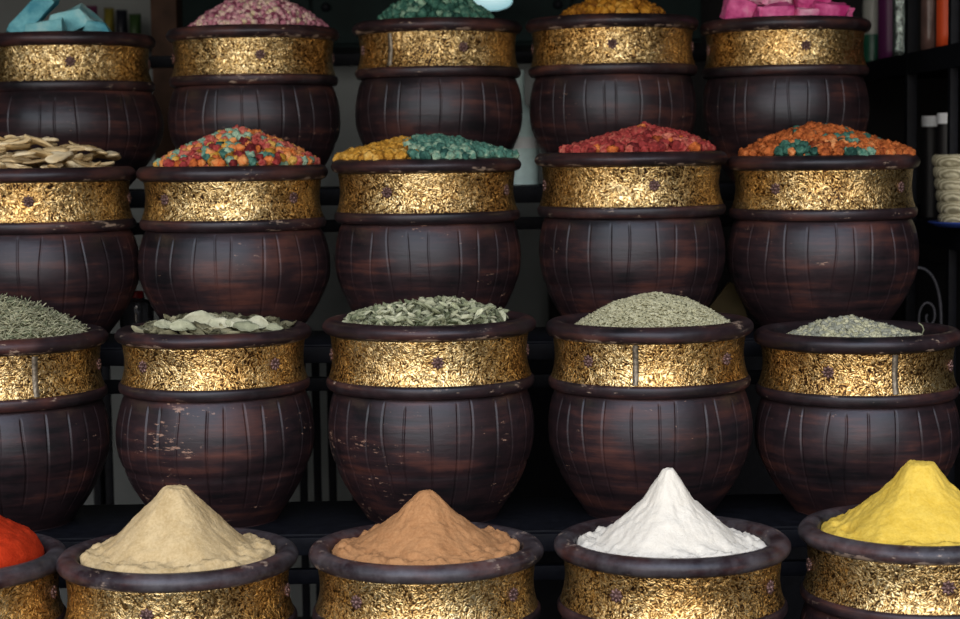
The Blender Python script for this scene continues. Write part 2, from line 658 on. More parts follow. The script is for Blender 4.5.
def leaf(seed, ln=1.0, wd=.4, curl=.6, nu=9, nv=5, th=.02):
    """leaf blade with thickness, curled across and along"""
    rg = random.Random(seed)
    b1, b2, tw = rg.uniform(-.5, .9) * curl, rg.uniform(.3, 1.3) * curl, rg.uniform(-.8, .8) * curl
    pts = []
    for i in range(nu):
        u = i / (nu - 1)
        half = wd * .5 * max(.03, math.sin(PI * min(1, .06 + u * .90)) ** .8)
        for j in range(nv):
            s = (j / (nv - 1) - .5) * 2
            x = (u - .5) * ln
            y = s * half
            z = b2 * half * (s * s - .3) * 1.5 + b1 * (u - .5) ** 2 * ln + .02 * ln * math.sin(u * 17 + s * 3 + seed)
            c, sn = math.cos(tw * (u - .5) * 2), math.sin(tw * (u - .5) * 2)
            pts.append(Vector((x, y * c - z * sn, y * sn + z * c)))
    v = pts + [p - Vector((0, 0, th)) for p in pts]
    n = nu * nv
    f = []
    for i in range(nu - 1):
        for j in range(nv - 1):
            a = i * nv + j
            f.append((a, a + nv, a + nv + 1, a + 1))
            f.append((n + a, n + a + 1, n + a + nv + 1, n + a + nv))
    per = [j for j in range(nv)] + [i * nv + nv - 1 for i in range(1, nu)] + [(nu - 1) * nv + j for j in range(nv - 2, -1, -1)] + [i * nv for i in range(nu - 2, 0, -1)]
    for a, b in zip(per, per[1:] + per[:1]):
        f.append((a, b, n + b, n + a))
    return v, f


def slab(seed, ln=1.0, wd=.45, th=.16, curl=.25):
    """dried root slice: long rounded slab, bent and wrinkled"""
    rg = random.Random(seed)
    k = rg.uniform(-1, 1) * curl
    v = []
    for p in ICO2[0]:
        q = Vector(p)
        sx = math.copysign(abs(q.x) ** .7, q.x)
        sy = math.copysign(abs(q.y) ** .8, q.y)
        sz = math.copysign(abs(q.z) ** .6, q.z)
        n = 1 + .22 * mnoise.noise(q * 1.6 + Vector((seed * 3.7, 0, 0)))
        x, y, z = sx * ln / 2, sy * wd / 2 * n, sz * th / 2 * n
        z += k * (x / ln) ** 2 * 2 * ln + .03 * mnoise.noise(q * 5 + Vector((seed, 0, 0)))
        y += k * .8 * (x / ln) ** 2 * ln
        v.append(Vector((x, y, z)))
    return v, ICO2[1]


def to_mesh(name, vf, s, mat, smooth=True):
    me = mesh(name, [p * s for p in vf[0]], vf[1], smooth)
    me.materials.append(mat)
    return me


def merged(name, items, mats, loc, slot_of=None):
    """ONE mesh of many pieces: items = [(vf, Matrix4, slot)]"""
    V, Fc, S = [], [], []
    base = 0
    for vf, mx, slot in items:
        A = np.array([tuple(p) for p in vf[0]])
        Mx = np.array(mx)
        V.append(A @ Mx[:3, :3].T + Mx[:3, 3])
        for q in vf[1]:
            Fc.append(tuple(base + i for i in q))
            S.append(slot)
        base += len(vf[0])
    me = bpy.data.meshes.new(name)
    me.from_pydata(np.concatenate(V).tolist(), [], Fc)
    me.update()
    me.polygons.foreach_set('use_smooth', [True] * len(me.polygons))
    for m in mats:
        me.materials.append(m)
    me.polygons.foreach_set('material_index', S)
    o = bpy.data.objects.new(name, me)
    COL.objects.link(o)
    o.location = loc
    return o


class Dome:
    """mound of loose stuff inside a pot, measured off the photograph"""
    def __init__(s, key, left, right, px, py, power=1.6, sink=.075, seed=0, maxr=.80):
        P = POT[key]
        s.P, s.Y, s.R = P, P['Y'], P['R']
        k = pxm(s.Y)
        s.base = P['top'] - sink * s.R
        pk = at(px, py, s.Y)
        s.H = pk.z - s.base
        mid = at((left + right) / 2, py, s.Y).x
        s.mr = maxr * s.R
        s.rad = min((right - left) / 2 * k, s.mr - abs(mid - P['x']))
        s.ox = mid - P['x']
        s.px = pk.x - mid
        s.pw = power
        s.seed = seed
        s.loc = (P['x'], s.Y, s.base)

    def h(s, x, y):
        dx, dy = x - s.ox, y
        r = math.hypot(dx, dy) / s.rad
        # peak drawn sideways
        t = max(-1, min(1, dx / s.rad))
        sh = s.px / s.rad
        dxx = dx - s.px * (1 - t * t)
        rr = min(1.25, math.hypot(dxx, dy) / s.rad)
        z = s.H * (1 - rr ** s.pw) if rr < 1 else -.012 * (rr - 1) * 4
        return z + .10 * s.H * fbm(x + s.seed, y, 0, 22, 2) * max(0, 1 - rr)

    def filler(s, name, mat, label, drop, cat, lump=.004, lsc=70, r=None):
        def fun(x, y):
            return s.h(x, y) - drop + lump * fbm(x, y, s.seed, lsc, 3)
        return fun

    def points(s, spacing, rng, front=None, jit=.35, rmax=1.0, all_r=None):
        """spread over the mound with even spacing; front = keep only y below this share of the radius"""
        out = []
        R = s.rad * rmax
        # area of slope considered: hex grid in plan with stretch by slope
        n = int(R / spacing) + 2
        for i in range(-n, n + 1):
            for j in range(-n, n + 1):
                x = (i + (.5 if j % 2 else 0)) * spacing + rng.uniform(-jit, jit) * spacing
                y = j * spacing * .866 + rng.uniform(-jit, jit) * spacing
                if math.hypot(x, y) > R:
                    continue
                X = x + s.ox
                if math.hypot(X, y) > s.mr:
                    continue
                out.append((X, y, s.h(X, y)))
        return out


def scatter(dome, name, variants, spacing, size, label_of, cat, group, colour_of, mats, rng, lift=.25, flat=0.0, front=.35, filler_name=None, filler_label=None, szvar=.25, limit=None, jit=.35, stack=0, upright=0):
    """individual pieces over the side of the mound the photo shows, the far side and the core as one filler"""
    meshes = {}
    pts = dome.points(spacing, rng, jit=jit)
    for _ in range(stack):
        extra = dome.points(spacing, rng, jit=.5)
        pts += [(x, y, z + size * .55) for x, y, z in extra if rng.random() < .55]
    pts.sort(key=lambda p: p[1])
    indiv = [p for p in pts if p[1] < front * dome.rad]
    if limit and len(indiv) > limit:
        # keep the ones that show largest: nearest to the camera and highest
        indiv = sorted(indiv, key=lambda p: p[1] - 1.0 * p[2])[:limit]
    keep = set(indiv)
    rest = [p for p in pts if p not in keep]
    n = 0
    protos = {}
    for (x, y, z) in indiv:
        col = colour_of(x - dome.ox, y, z, rng)
        vi = rng.randrange(len(variants))
        sc = size * (1 + rng.uniform(-szvar, szvar))
        key = (vi, col)
        if key not in protos:
            me = to_mesh(name, variants[vi], size, mats[col])
            o = bpy.data.objects.new(name, me)
            protos[key] = o
        else:
            o = protos[key].copy()
        COL.objects.link(o)
        o.location = (dome.loc[0] + x, dome.loc[1] + y, dome.loc[2] + z + lift * size)
        if flat:
            o.rotation_euler = (rng.uniform(-flat, flat), rng.uniform(-flat, flat), rng.uniform(0, 6.28))
        else:
            o.rotation_euler = (rng.uniform(0, 6.28), rng.uniform(0, 6.28), rng.uniform(0, 6.28))
        s = sc / size
        o.scale = (s, s, s)
        tag(o, label_of[col], cat, group)
        n += 1
    # filler: a lumpy core plus the pieces of the far side
    items = []

    def fun(x, y):
        return dome.h(x, y) - size * .40 + size * .25 * fbm(x, y, dome.seed, .45 / size, 2)
    core = heap_mesh('core', .80 * dome.R, fun, 24, 60, .035)
    vf = ([v.co.copy() for v in core.vertices], [tuple(p.vertices) for p in core.polygons])
    bpy.data.meshes.remove(core)
    order = list(mats.keys())
    ccol = filler_colour = order[0]
    # give core faces the colour of that side of the heap
    V = vf[0]
    byc = {}
    for f in vf[1]:
        if len(f) > 4:
            c = order[0]
        else:
            cx = sum(V[i].x for i in f) / len(f)
            cy = sum(V[i].y for i in f) / len(f)
            cz = sum(V[i].z for i in f) / len(f)
            c = colour_of(cx - dome.ox, cy, cz, rng)
        byc.setdefault(c, []).append(f)
    for c, fs in byc.items():
        items.append(((V, fs), Matrix.Identity(4), order.index(c)))
    for (x, y, z) in rest:
        col = colour_of(x - dome.ox, y, z, rng)
        sc = size * (1 + rng.uniform(-szvar, szvar))
        e = Euler((rng.uniform(-flat, flat), rng.uniform(-flat, flat), rng.uniform(0, 6.28))) if flat else Euler((rng.uniform(0, 6.28), rng.uniform(0, 6.28), rng.uniform(0, 6.28)))
        mx = Matrix.LocRotScale(Vector((x, y, z + lift * size)), e, Vector((sc, sc, sc)))
        items.append((variants[rng.randrange(len(variants))], mx, order.index(col)))
    o = merged(filler_name, items, [mats[c] for c in order], dome.loc)
    tag(o, filler_label, cat, None, 'stuff')
    print(name, label_of[order[0]][:40], 'individual', n, 'rest', len(rest))


NUG = [nugget(i) for i in range(7)]
L = lambda *c: [lin(*x) for x in c]
M_ORN = mat_multi('orange_dye', L((140, 62, 26), (222, 118, 56), (242, 176, 108)))
M_RED = mat_multi('red_dye', L((96, 24, 28), (172, 62, 60), (216, 130, 108)))
M_TEAL = mat_multi('teal_dye', L((34, 76, 70), (86, 138, 122), (178, 200, 170)))
M_YELD = mat_multi('yellow_dye', L((122, 78, 22), (206, 150, 52), (234, 196, 112)))
M_GRN = mat_multi('green_dye', L((22, 60, 54), (66, 118, 102), (156, 190, 164)))
M_GOLD = mat_multi('gold_dye', L((120, 72, 14), (196, 134, 36), (226, 176, 84)))
M_AMB = mat_multi('amber_orange_dye', L((110, 44, 16), (206, 112, 54), (234, 166, 108)))
M_ROSE = mat_multi('dried_rose', L((116, 52, 74), (190, 124, 142), (226, 190, 186), (216, 200, 160)), scale=60)
M_HERB = mat_multi('dried_herb', L((146, 146, 118), (194, 192, 160), (222, 218, 190)), scale=50)
M_SAGE = mat_multi('sage_leaf', L((112, 120, 92), (166, 170, 138), (212, 212, 182)), scale=40)
M_BAY = mat_multi('pale_leaf', L((126, 130, 104), (170, 172, 144), (202, 200, 174)), scale=25)
M_OLIVE = mat_multi('olive_leaf', L((74, 72, 54), (128, 124, 96), (176, 172, 142)), scale=30)
M_SEED = mat_multi('seed', L((136, 134, 104), (186, 182, 148), (214, 210, 178)), scale=60)
M_CRUMB = mat_multi('crumbled_herb', L((112, 114, 100), (160, 162, 146), (204, 204, 186)), scale=60)
M_ROOT = mat_multi('root_slice', L((174, 144, 96), (216, 192, 146), (238, 222, 186)), scale=22)
M_BLUE = mat_multi('turquoise_stone', L((72, 144, 164), (132, 200, 210), (198, 228, 226)), rough=.9, scale=18)
M_PINK = mat_multi('pink_stone', L((176, 34, 110), (232, 112, 170), (250, 200, 220)), rough=.7, scale=26)

rg = random.Random(5)
# second row, second pot: mixed colours
d = Dome((2, 2), 155, 315, 240, 133, 1.4, sink=.0, maxr=.93, seed=2)
mm = {'red': M_RED, 'orange': M_ORN, 'teal': M_TEAL, 'yellow': M_YELD}
scatter(d, 'dyed_nugget', NUG, .0175, .0102, {c: f'{n} dyed lump in the heap of mixed red, orange and turquoise lumps' for c, n in (('red', 'red'), ('orange', 'orange'), ('teal', 'turquoise'), ('yellow', 'yellow'))},
        'dyed lump', 'mixed red, orange and turquoise lumps', lambda x, y, z, r: r.choices(('red', 'orange', 'teal', 'yellow'), (3.0, 2.3, 2.4, 1.6))[0], mm, rg, filler_name='nugget_heap', filler_label='rest of the mixed red, orange and turquoise lumps below and behind', limit=58, stack=0)
# third pot: yellow left, green right
d = Dome((2, 3), 338, 515, 428, 140, 1.5, sink=.0, maxr=.93, seed=3)
scatter(d, 'dyed_nugget', NUG, .0175, .0102, {'yellow': 'yellow dyed lump on the left of the half yellow, half green heap', 'teal': 'green dyed lump on the right of the half yellow, half green heap'},
        'dyed lump', 'half yellow, half green lumps', lambda x, y, z, r: 'yellow' if x + .03 * (r.random() - .5) < -.032 + .25 * (y + .05) * 0 else 'teal',
        {'yellow': M_YELD, 'teal': M_TEAL}, rg, filler_name='nugget_heap', filler_label='rest of the half yellow, half green lumps below and behind', limit=58)
# fourth pot: red
d = Dome((2, 4), 562, 713, 648, 130, 1.4, sink=.0, maxr=.93, seed=4)
scatter(d, 'dyed_nugget', NUG, .0175, .0102, {'red': 'red dyed lump in the heap of all red lumps', 'orange': 'orange red dyed lump among the heap of all red lumps'},
        'dyed lump', 'all red lumps', lambda x, y, z, r: 'orange' if r.random() < .05 else 'red',
        {'red': M_RED, 'orange': M_ORN}, rg, filler_name='nugget_heap', filler_label='rest of the all red lumps below and behind', limit=58)
# fifth pot: orange with some green
d = Dome((2, 5), 738, 916, 815, 128, 1.4, sink=.0, maxr=.93, seed=6)
scatter(d, 'dyed_nugget', NUG, .0170, .0100, {'orange': 'orange dyed lump in the heap of orange lumps with a few green', 'teal': 'green dyed lump among the orange lumps of the second row'},
        'dyed lump', 'orange lumps with a few green', lambda x, y, z, r: 'teal' if (r.random() < .04 or (y < -.05 and ((abs(x - .028) < .030 and r.random() < .55) or (x < -.06 and y < -.10 and r.random() < .5)))) else 'orange',
        {'orange': M_AMB, 'teal': M_GRN}, rg, filler_name='nugget_heap', filler_label='rest of the orange lumps with a few green below and behind', limit=62)
# top row: dark green, gold
d = Dome((1, 3), 380, 494, 432, -11, 1.5, sink=.0, maxr=.93, seed=7)
scatter(d, 'dyed_nugget', NUG, .0175, .0102, {'green': 'dark green dyed lump in the all green heap of the top row'}, 'dyed lump', 'dark green lumps of the top row', lambda x, y, z, r: 'green',
        {'green': M_GRN}, rg, filler_name='nugget_heap', filler_label='rest of the dark green lumps of the top row', limit=32)
d = Dome((1, 4), 562, 665, 614, -4, 1.5, sink=.0, maxr=.93, seed=8)
scatter(d, 'dyed_nugget', NUG, .0175, .0102, {'gold': 'golden yellow dyed lump in the all yellow heap of the top row'}, 'dyed lump', 'golden yellow lumps of the top row', lambda x, y, z, r: 'gold',
        {'gold': M_GOLD}, rg, filler_name='nugget_heap', filler_label='rest of the golden yellow lumps of the top row', limit=32)
# rosebuds
d = Dome((1, 2), 190, 325, 258, -2, 1.8, sink=.0, maxr=.93, seed=9)
scatter(d, 'dried_rosebud', [bud(i) for i in range(5)], .0118, .0070, {'rose': 'tiny dried pink rosebud in the heap of rosebuds'}, 'rosebud', 'dried pink rosebuds in the top row', lambda x, y, z, r: 'rose',
        {'rose': M_ROSE}, rg, filler_name='rosebud_heap', filler_label='rest of the tiny dried pink rosebuds below and behind', limit=300)
# sage leaves
d = Dome((3, 3), 346, 506, 440, 309, 1.7, sink=.07, seed=10)
scatter(d, 'sage_leaf', [leaf(i, 1.0, .36, 1.0, th=.03) for i in range(8)], .0155, .025, {'sage': 'small curled dried grey green leaf in the heap of sage leaves'}, 'dried leaf', 'curled dried sage leaves', lambda x, y, z, r: 'sage',
        {'sage': M_SAGE}, rg, lift=.12, flat=.75, filler_name='sage_heap', filler_label='rest of the curled grey green sage leaves below and behind', front=.5, jit=.5, stack=1, limit=290)
# big pale leaves on crushed darker ones
d = Dome((3, 2), 138, 292, 205, 323, 1.8, sink=.075, seed=11)
scatter(d, 'olive_leaf', [leaf(i + 20, 1.0, .40, .8, th=.02) for i in range(6)], .0235, .042, {'olive': 'crinkled olive dried leaf in the bowl with the big pale leaves'}, 'dried leaf', 'crinkled olive leaves', lambda x, y, z, r: 'olive',
        {'olive': M_OLIVE}, rg, lift=.10, flat=.6, filler_name='olive_leaf_heap', filler_label='rest of the crinkled olive leaves below and behind', front=.45, jit=.5)


def place_piece(name, vf, mat, key, px, py, dy, size, rot, label, cat, group):
    P = POT[key]
    Y = P['Y'] + dy
    c = at(px, py, Y)
    o = link(name, to_mesh(name, vf, size, mat), None, None, c)
    o.rotation_euler = rot
    tag(o, label, cat, group)
    return o


for q, (px, py, ln, wd, rx, rz, dy) in enumerate([(201, 323, 38, .58, .9, .2, -.09), (222, 324, 30, .5, .7, -.3, -.105), (240, 324, 30, .45, .8, .3, -.10), (183, 327, 27, .55, .8, .1, -.12),
                                                  (258, 323, 26, .55, 1.0, -.5, -.08), (275, 328, 18, .6, .7, .4, -.10), (246, 328, 26, .6, .6, .0, -.13), (164, 325, 22, .5, .9, .6, -.08)]):
    place_piece('pale_leaf', leaf(40 + q, 1.0, wd, .45, 11, 7, .015), M_BAY, (3, 2), px, py, dy, ln * pxm(3.5), (rx, .1, rz),
                'largest pale whole dried leaf, rounded, on top of the olive leaves' if q == 0 else 'pale whole dried leaf lying on the crinkled olive leaves', 'dried leaf', None if q == 0 else 'pale whole dried leaves')

# cream root slices
d = Dome((2, 1), -38, 120, 30, 157, 2.0, sink=.08, seed=12)
SL = [slab(i, 1.0, RNG.uniform(.34, .56), RNG.uniform(.10, .16), .16) for i in range(7)]
scatter(d, 'root_slice', SL, .034, .058, {'root': 'cream coloured dried root slice in the pot of root slices'}, 'root slice', 'cream dried root slices', lambda x, y, z, r: 'root',
        {'root': M_ROOT}, rg, lift=.10, flat=.32, filler_name='root_slice_heap', filler_label='rest of the cream root slices below and behind', front=.6, jit=.45, stack=1)


# ---- stuff nobody could count
def stuff(dome, name, vfs, count, size, mats, label, cat, rng, lift=.2, flat=.6, szvar=.3, core_drop=.6, stick=0.0, spill=1.0):
    items = []

    def fun(x, y):
        return dome.h(x, y) - size * core_drop * .3
    core = heap_mesh('core', .80 * dome.R, fun, 24, 60, .035)
    items.append((([v.co.copy() for v in core.vertices], [tuple(p.vertices) for p in core.polygons]), Matrix.Identity(4), 0))
    bpy.data.meshes.remove(core)
    n = 0
    while n < count:
        a, r = rng.uniform(0, 2 * PI), math.sqrt(rng.random()) * dome.rad * spill
        x, y = r * math.cos(a) + dome.ox, r * math.sin(a)
        if math.hypot(x, y) > .79 * dome.R:
            continue
        s = size * (1 + rng.uniform(-szvar, szvar))
        e = Euler((rng.uniform(-flat, flat), rng.uniform(-flat, flat) - (rng.random() < stick) * rng.uniform(.3, .9), rng.uniform(0, 6.28)))
        mx = Matrix.LocRotScale(Vector((x, y, dome.h(x, y) + rng.uniform(.2, 1) * lift * size)), e, Vector((s, s, s)))
        items.append((vfs[rng.randrange(len(vfs))], mx, rng.randrange(len(mats))))
        n += 1
    o = merged(name, items, mats, dome.loc)
    return tag(o, label, cat, None, 'stuff')


def grain(seed, ln, wd):
    return ([Vector((p.x * ln / 2, p.y * wd / 2, p.z * wd / 2 * (1 + .2 * math.sin(seed)))) for p in ICO0[0]], ICO0[1])


ICO0 = icos(1)
TWIG = []
for i in range(6):
    r_ = random.Random(i)
    pth = [(u - .5, .10 * math.sin(u * 3 + i) * r_.uniform(.3, 1), .08 * math.sin(u * 4 + 2 * i)) for u in np.linspace(0, 1, 5)]
    TWIG.append(tube(pth, .028, 4))
LFLET = [leaf(i + 70, .6, .13, .8, 5, 3, .02) for i in range(4)]
M_HERB2 = mat_multi('pale_herb', L((146, 146, 116), (196, 194, 162), (224, 220, 192)), scale=50)
d = Dome((3, 1), -84, 88, 2, 300, 1.25, sink=.06, seed=13)
stuff(d, 'dried_herb', TWIG + LFLET, 2600, .034, [M_HERB, M_HERB2, M_HERB2, M_SAGE], 'grey green dried herb stalks heaped in the third row pot cut by the left edge', 'dried herb', rg, lift=.22, flat=.55, stick=.12)
d = Dome((3, 4), 566, 740, 655, 295.5, 1.9, sink=.08, seed=14)
stuff(d, 'seed_heap', [grain(i, 1.0, .32) for i in range(3)], 6500, .0098, [M_SEED, M_HERB2], 'pale green seeds heaped in a smooth dome in the third row', 'seeds', rg, lift=.35, flat=.4)
d = Dome((3, 5), 782, 930, 845, 320.5, 1.5, sink=.14, seed=15)
CR = [nugget(i + 30, .45, 1.4, ICO1) for i in range(4)]
stuff(d, 'crumbled_herb', CR, 2400, .0045, [M_CRUMB, M_HERB2], 'grey green crumbled dried herb in a low heap at right of the third row', 'dried herb', rg, lift=.8, flat=3.0, szvar=.6)
# one stray stalk on that rim
p0 = at(922, 334, 3.53)
v, f = tube([(0, 0, 0), (.004, .002, .008), (.001, .003, .016), (-.006, .002, .021)], .0014, 6)
o = link('herb_stalk', mesh('herb_stalk', v, f), M_BAY, None, (p0.x, 3.53, p0.z))
tag(o, 'single pale herb stalk standing at the right of the crumbled grey herb', 'herb stalk')


# ---- rough rocks
def rock(seed, dims, rough=1.0, bev=.06, dome=False):
    """hewn stone: hull of scattered points, edges chipped, faces roughened"""
    r_ = random.Random(seed)
    bm = bmesh.new()
    for cx in (-1, 1):
        for cy in (-1, 1):
            for cz in (-1, 1):
                for _ in range(2):
                    p = Vector((cx * r_.uniform(.62, 1), cy * r_.uniform(.55, 1), cz * r_.uniform(.55, 1)))
                    if dome:
                        p.x *= 1 - .45 * (p.z > 0)
                    bm.verts.new((p.x * dims[0] / 2, p.y * dims[1] / 2, p.z * dims[2] / 2))
    h = bmesh.ops.convex_hull(bm, input=bm.verts[:])
    bmesh.ops.delete(bm, geom=[g for g in h['geom_interior'] if isinstance(g, bmesh.types.BMVert)], context='VERTS')
    bmesh.ops.dissolve_limit(bm, angle_limit=.30, verts=bm.verts[:], edges=bm.edges[:])
    bmesh.ops.bevel(bm, geom=bm.edges[:], offset=bev * min(dims), segments=2, affect='EDGES', profile=.6, clamp_overlap=True)
    bmesh.ops.triangulate(bm, faces=bm.faces[:])
    bmesh.ops.subdivide_edges(bm, edges=bm.edges[:], cuts=3, use_grid_fill=True)
    bm.normal_update()
    for v in bm.verts:
        q = v.co / max(dims) * 7 + Vector((seed, 0, 0))
        v.co += v.normal * (mnoise.noise(q) * .022 + mnoise.noise(q * 2.6) * .014 + mnoise.noise(q * 7) * .006) * max(dims) * rough
    return bm_mesh('rock', bm, True, 50)


def rocks(key, specs, mat, name, cat, group, labels, rough=1.0):
    P = POT[key]
    for i, (px, py, dy, dims, rot, seed) in enumerate(specs):
        Y = P['Y'] + dy
        c = at(px, py, Y)
        k = pxm(Y)
        o = link(name, rock(seed, [x * k * (.86 if rough > 2 else 1) for x in dims], rough, .06, seed in (2, 4)), mat, None, c)
        o.rotation_euler = rot
        tag(o, labels[i], cat, group)


rocks((1, 1), [(32, 14, -.06, (66, 34, 23), (0.1, -.82, .05), 1), (70, 20, -.03, (58, 40, 25), (.15, -.28, -.05), 2), (44, 28, -.10, (44, 30, 15), (.1, -.15, .1), 3), (97, 28, -.05, (34, 30, 14), (.1, .12, .1), 4),
               (44, 31, .04, (60, 60, 14), (0, .1, .5), 5), (75, 31, .06, (60, 50, 16), (.1, 0, .9), 6)],
      M_BLUE, 'turquoise_stone', 'stone', 'turquoise stones in the top row',
      ['long turquoise stone slab leaning steeply, tallest of the blue stones', 'wide turquoise stone slab with rounded top, right of the leaning slab', 'small pale turquoise stone between the leaning slab and the wide slab',
       'smallest pale turquoise stone, at the right end of the blue stones', 'turquoise stone lying low behind the leaning slab', 'turquoise stone lying low behind the wide slab'])
rocks((1, 5), [(738, 9, -.07, (38, 32, 32), (.2, .3, .2), 11), (775, 13, -.11, (52, 36, 22), (.1, -.08, .1), 12), (770, -3, -.03, (44, 36, 26), (.3, .2, .6), 13), (812, 2, -.05, (44, 34, 24), (.1, -.2, .1), 14),
               (830, 12, -.08, (40, 32, 22), (.2, .15, -.1), 15), (803, 14, -.11, (30, 30, 16), (.1, .1, .3), 16), (785, 5, .03, (60, 50, 34), (0, .1, .4), 17), (765, 16, .0, (70, 60, 18), (0, 0, .2), 18), (820, 16, .02, (60, 60, 18), (0, 0, .7), 19)],
      M_PINK, 'pink_rock', 'rock', 'bright pink rocks in the top row',
      ['blocky pink rock at the left end of the pink rocks', 'wide flat pink rock in front of the pink rocks', 'pink rock at the back left, touching the top edge', 'pink rock at the upper right of the pink rocks',
       'pale pink rock at the right end of the pink rocks', 'small pink rock squeezed low between the two front rocks', 'large pink rock at the back of the pink rocks', 'flat pink rock lying under the left pink rocks', 'flat pink rock lying under the right pink rocks'], 2.6)


# ------------------------------------------------------------------ the stepped rack
RX0, RX1 = -1.50, 1.02
rack = empty('stepped_display_rack', (0, 3.8, 0))
tag(rack, 'black iron stepped rack that carries the four rows of pots', 'display rack')
RO = Vector((0, 3.8, 0))


def rpart(name, c, d, bev=.003, mat=None):
    bm = bmesh.new()
    add_box(bm, Vector(c) - RO, d, bev)
    return link(name, bm_mesh(name, bm, True, 40), mat or M_IRON, rack)


XC, XW = (RX0 + RX1) / 2, RX1 - RX0
DEPTH = {4: (-.19, .15), 3: (-.165, .165), 2: (-.14, .165), 1: (-.16, .20)}
for r in (4, 3, 2, 1):
    a, b = DEPTH[r]
    Y, z = ROWY[r], SHELFZ[r]
    rpart('shelf', (XC, Y + (a + b) / 2, z - .0125), (XW, b - a, .025))
    rpart('front_rail', (XC, Y + a - .011, z - .020), (XW, .020, .034))
    rpart('lower_rail', (XC, Y + a + .02, z - .085), (XW, .022, .028))
zback = at(320, 60, 4.75).z
rpart('back_rail', (XC, 4.75, zback), (XW, .03, .03))
for px in (90, 262, 440, 612, 790):
    x = at(px, 60, 4.7).x
    rpart('upright', (x, 4.70, (zback + .02) / 2), (.022, .022, zback + .02))
zb2 = SHELFZ[2] - .12
for px in (98, 110, 304, 318, 333):
    x = at(px, 495, 4.66).x
    rpart('back_slat', (x, 4.66, zb2 / 2), (.020, .014, zb2))
rpart('slat_rail', (XC, 4.66, zb2 + .012), (XW, .018, .026))
xa = at(352, 495, 4.66).x
rpart('added_dark_board', ((xa + RX1) / 2, 4.672, zb2 / 2), (RX1 - xa, .010, zb2))  # dark sheet added to blacken the low gaps between the pots
for x in (RX0 + .02, at(232, 300, 3.98).x, at(426, 300, 3.98).x, at(640, 300, 3.98).x, RX1 - .02):
    for r in (4, 3, 2, 1):
        Yp = ROWY[r] + DEPTH[r][1] - .012
        z = SHELFZ[r] - .0255
        rpart('leg', (x, Yp, z / 2), (.024, .024, z))

# ------------------------------------------------------------------ the shop
def structure(name, c, d, mat):
    o = box(name, c, d, mat, None, 0, c)
    o['kind'] = 'structure'
    return o


YB = 6.1
XL, XR = -2.2, 1.75
structure('floor', (0, 1.5, -.05), (14, 13, .1), M_FLOOR)
structure('wall_back', ((XL + XR) / 2, YB + .05, 1.4), (XR - XL + .2, .1, 2.8), M_WALL)
structure('wall_left', (XL - .05, 4.6, 1.4), (.1, 2.9, 2.8), M_SIDE)
structure('wall_right', (XR + .05, 4.6, 1.4), (.1, 2.9, 2.8), M_SIDE)
structure('ceiling', ((XL + XR) / 2, 4.14, 2.85), (XR - XL + .2, 4.08, .1), M_CEIL)

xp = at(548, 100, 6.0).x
o = box('added_dark_panel', ((xp + XR) / 2, YB - .03, 1.4), (XR - xp, .055, 2.8), M_SIDE, None, 0, ((xp + XR) / 2, YB - .03, 1.4))  # dark panel added over the back wall so its right part stays dark
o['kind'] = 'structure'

# timber post behind the top row
pa, pb = at(155, 60, 5.3), at(181, 60, 5.3)
o = box('timber_post', ((pa.x + pb.x) / 2, 5.3, 1.40), (pb.x - pa.x, .12, 2.798), M_DARKWOOD, None, .006, ((pa.x + pb.x) / 2, 5.3, 0))
tag(o, 'brown timber post behind the gap between the turquoise stones and the rosebuds', 'post')

# dark cupboard hung on the back wall
ca, cb = at(184, 50, 5.75), at(700, 46, 5.75)
cub = empty('wall_cupboard', ((ca.x + cb.x) / 2, 5.9, ca.z))
tag(cub, 'dark green black wall cupboard behind the top row of pots', 'cupboard')
M_CUP = mat_plain('dark_green_paint', (.004, .011, .011), .7, 0, .3, 9, .1, .15)
cw = cb.x - ca.x


def cpart(name, c, d, mat, parent=None, bev=.003):
    bm = bmesh.new()
    add_box(bm, c, d, bev)
    return link(name, bm_mesh(name, bm, True, 40), mat, parent or cub)


cpart('carcass', (0, .0, .375), (cw, .38, .75), M_CUP)
for k in range(4):
    dw = cw / 4
    dr = cpart('door', (-cw / 2 + dw * (k + .5), -.202, .375), (dw - .012, .022, .73), M_CUP)
    bm = bmesh.new()
    q = bmesh.ops.create_uvsphere(bm, u_segments=12, v_segments=8, radius=.014)['verts']
    bmesh.ops.translate(bm, vec=(-cw / 2 + dw * (k + .5) + (.5 if k % 2 == 0 else -.5) * (dw - .09), -.226, .12), verts=q)
    link('knob', bm_mesh('knob', bm), M_IRON, dr)

# fluorescent lamp under/in front of the cupboard
la = at(492, 3, 5.45)
lamp = empty('pendant_lamp', (la.x, 5.45, la.z))
tag(lamp, 'lit pendant lamp with a cold white glow behind the dark green lumps', 'lamp')
m, nt, b = newmat('lit_glass')
b.inputs['Emission Color'].default_value = (.50, .92, 1.0, 1)
b.inputs['Emission Strength'].default_value = .36
b.inputs['Base Color'].default_value = (.8, .8, .8, 1)
vv, ff = lathe(smoothprof([(.002, -.022), (.025, -.020), (.050, -.010), (.060, .004), (.056, .014)], 4), 36)
link('glass_dome', mesh('glass_dome', vv, ff), m, lamp)
vv, ff = lathe([(.003, .034), (.060, .030), (.066, .012), (.058, .010)], 36)
link('lamp_cap', mesh('lamp_cap', vv, ff), M_IRON, lamp)
cpart('hanging_rod', (0, 0, (2.8 - la.z + .04) / 2), (.012, .012, 2.8 - la.z - .04), M_IRON, lamp)

# shelf with packets on the back wall, left
sa, sb = at(-30, 44, 5.9), at(150, 42, 5.9)
o = box('wall_shelf', ((sa.x + sb.x) / 2, 5.96, sa.z - .012), (sb.x - sa.x, .28, .024), M_IRON, None, .003, ((sa.x + sb.x) / 2, 6.09, sa.z - .012))
tag(o, 'dark wall shelf with packets behind the turquoise stones', 'wall shelf')


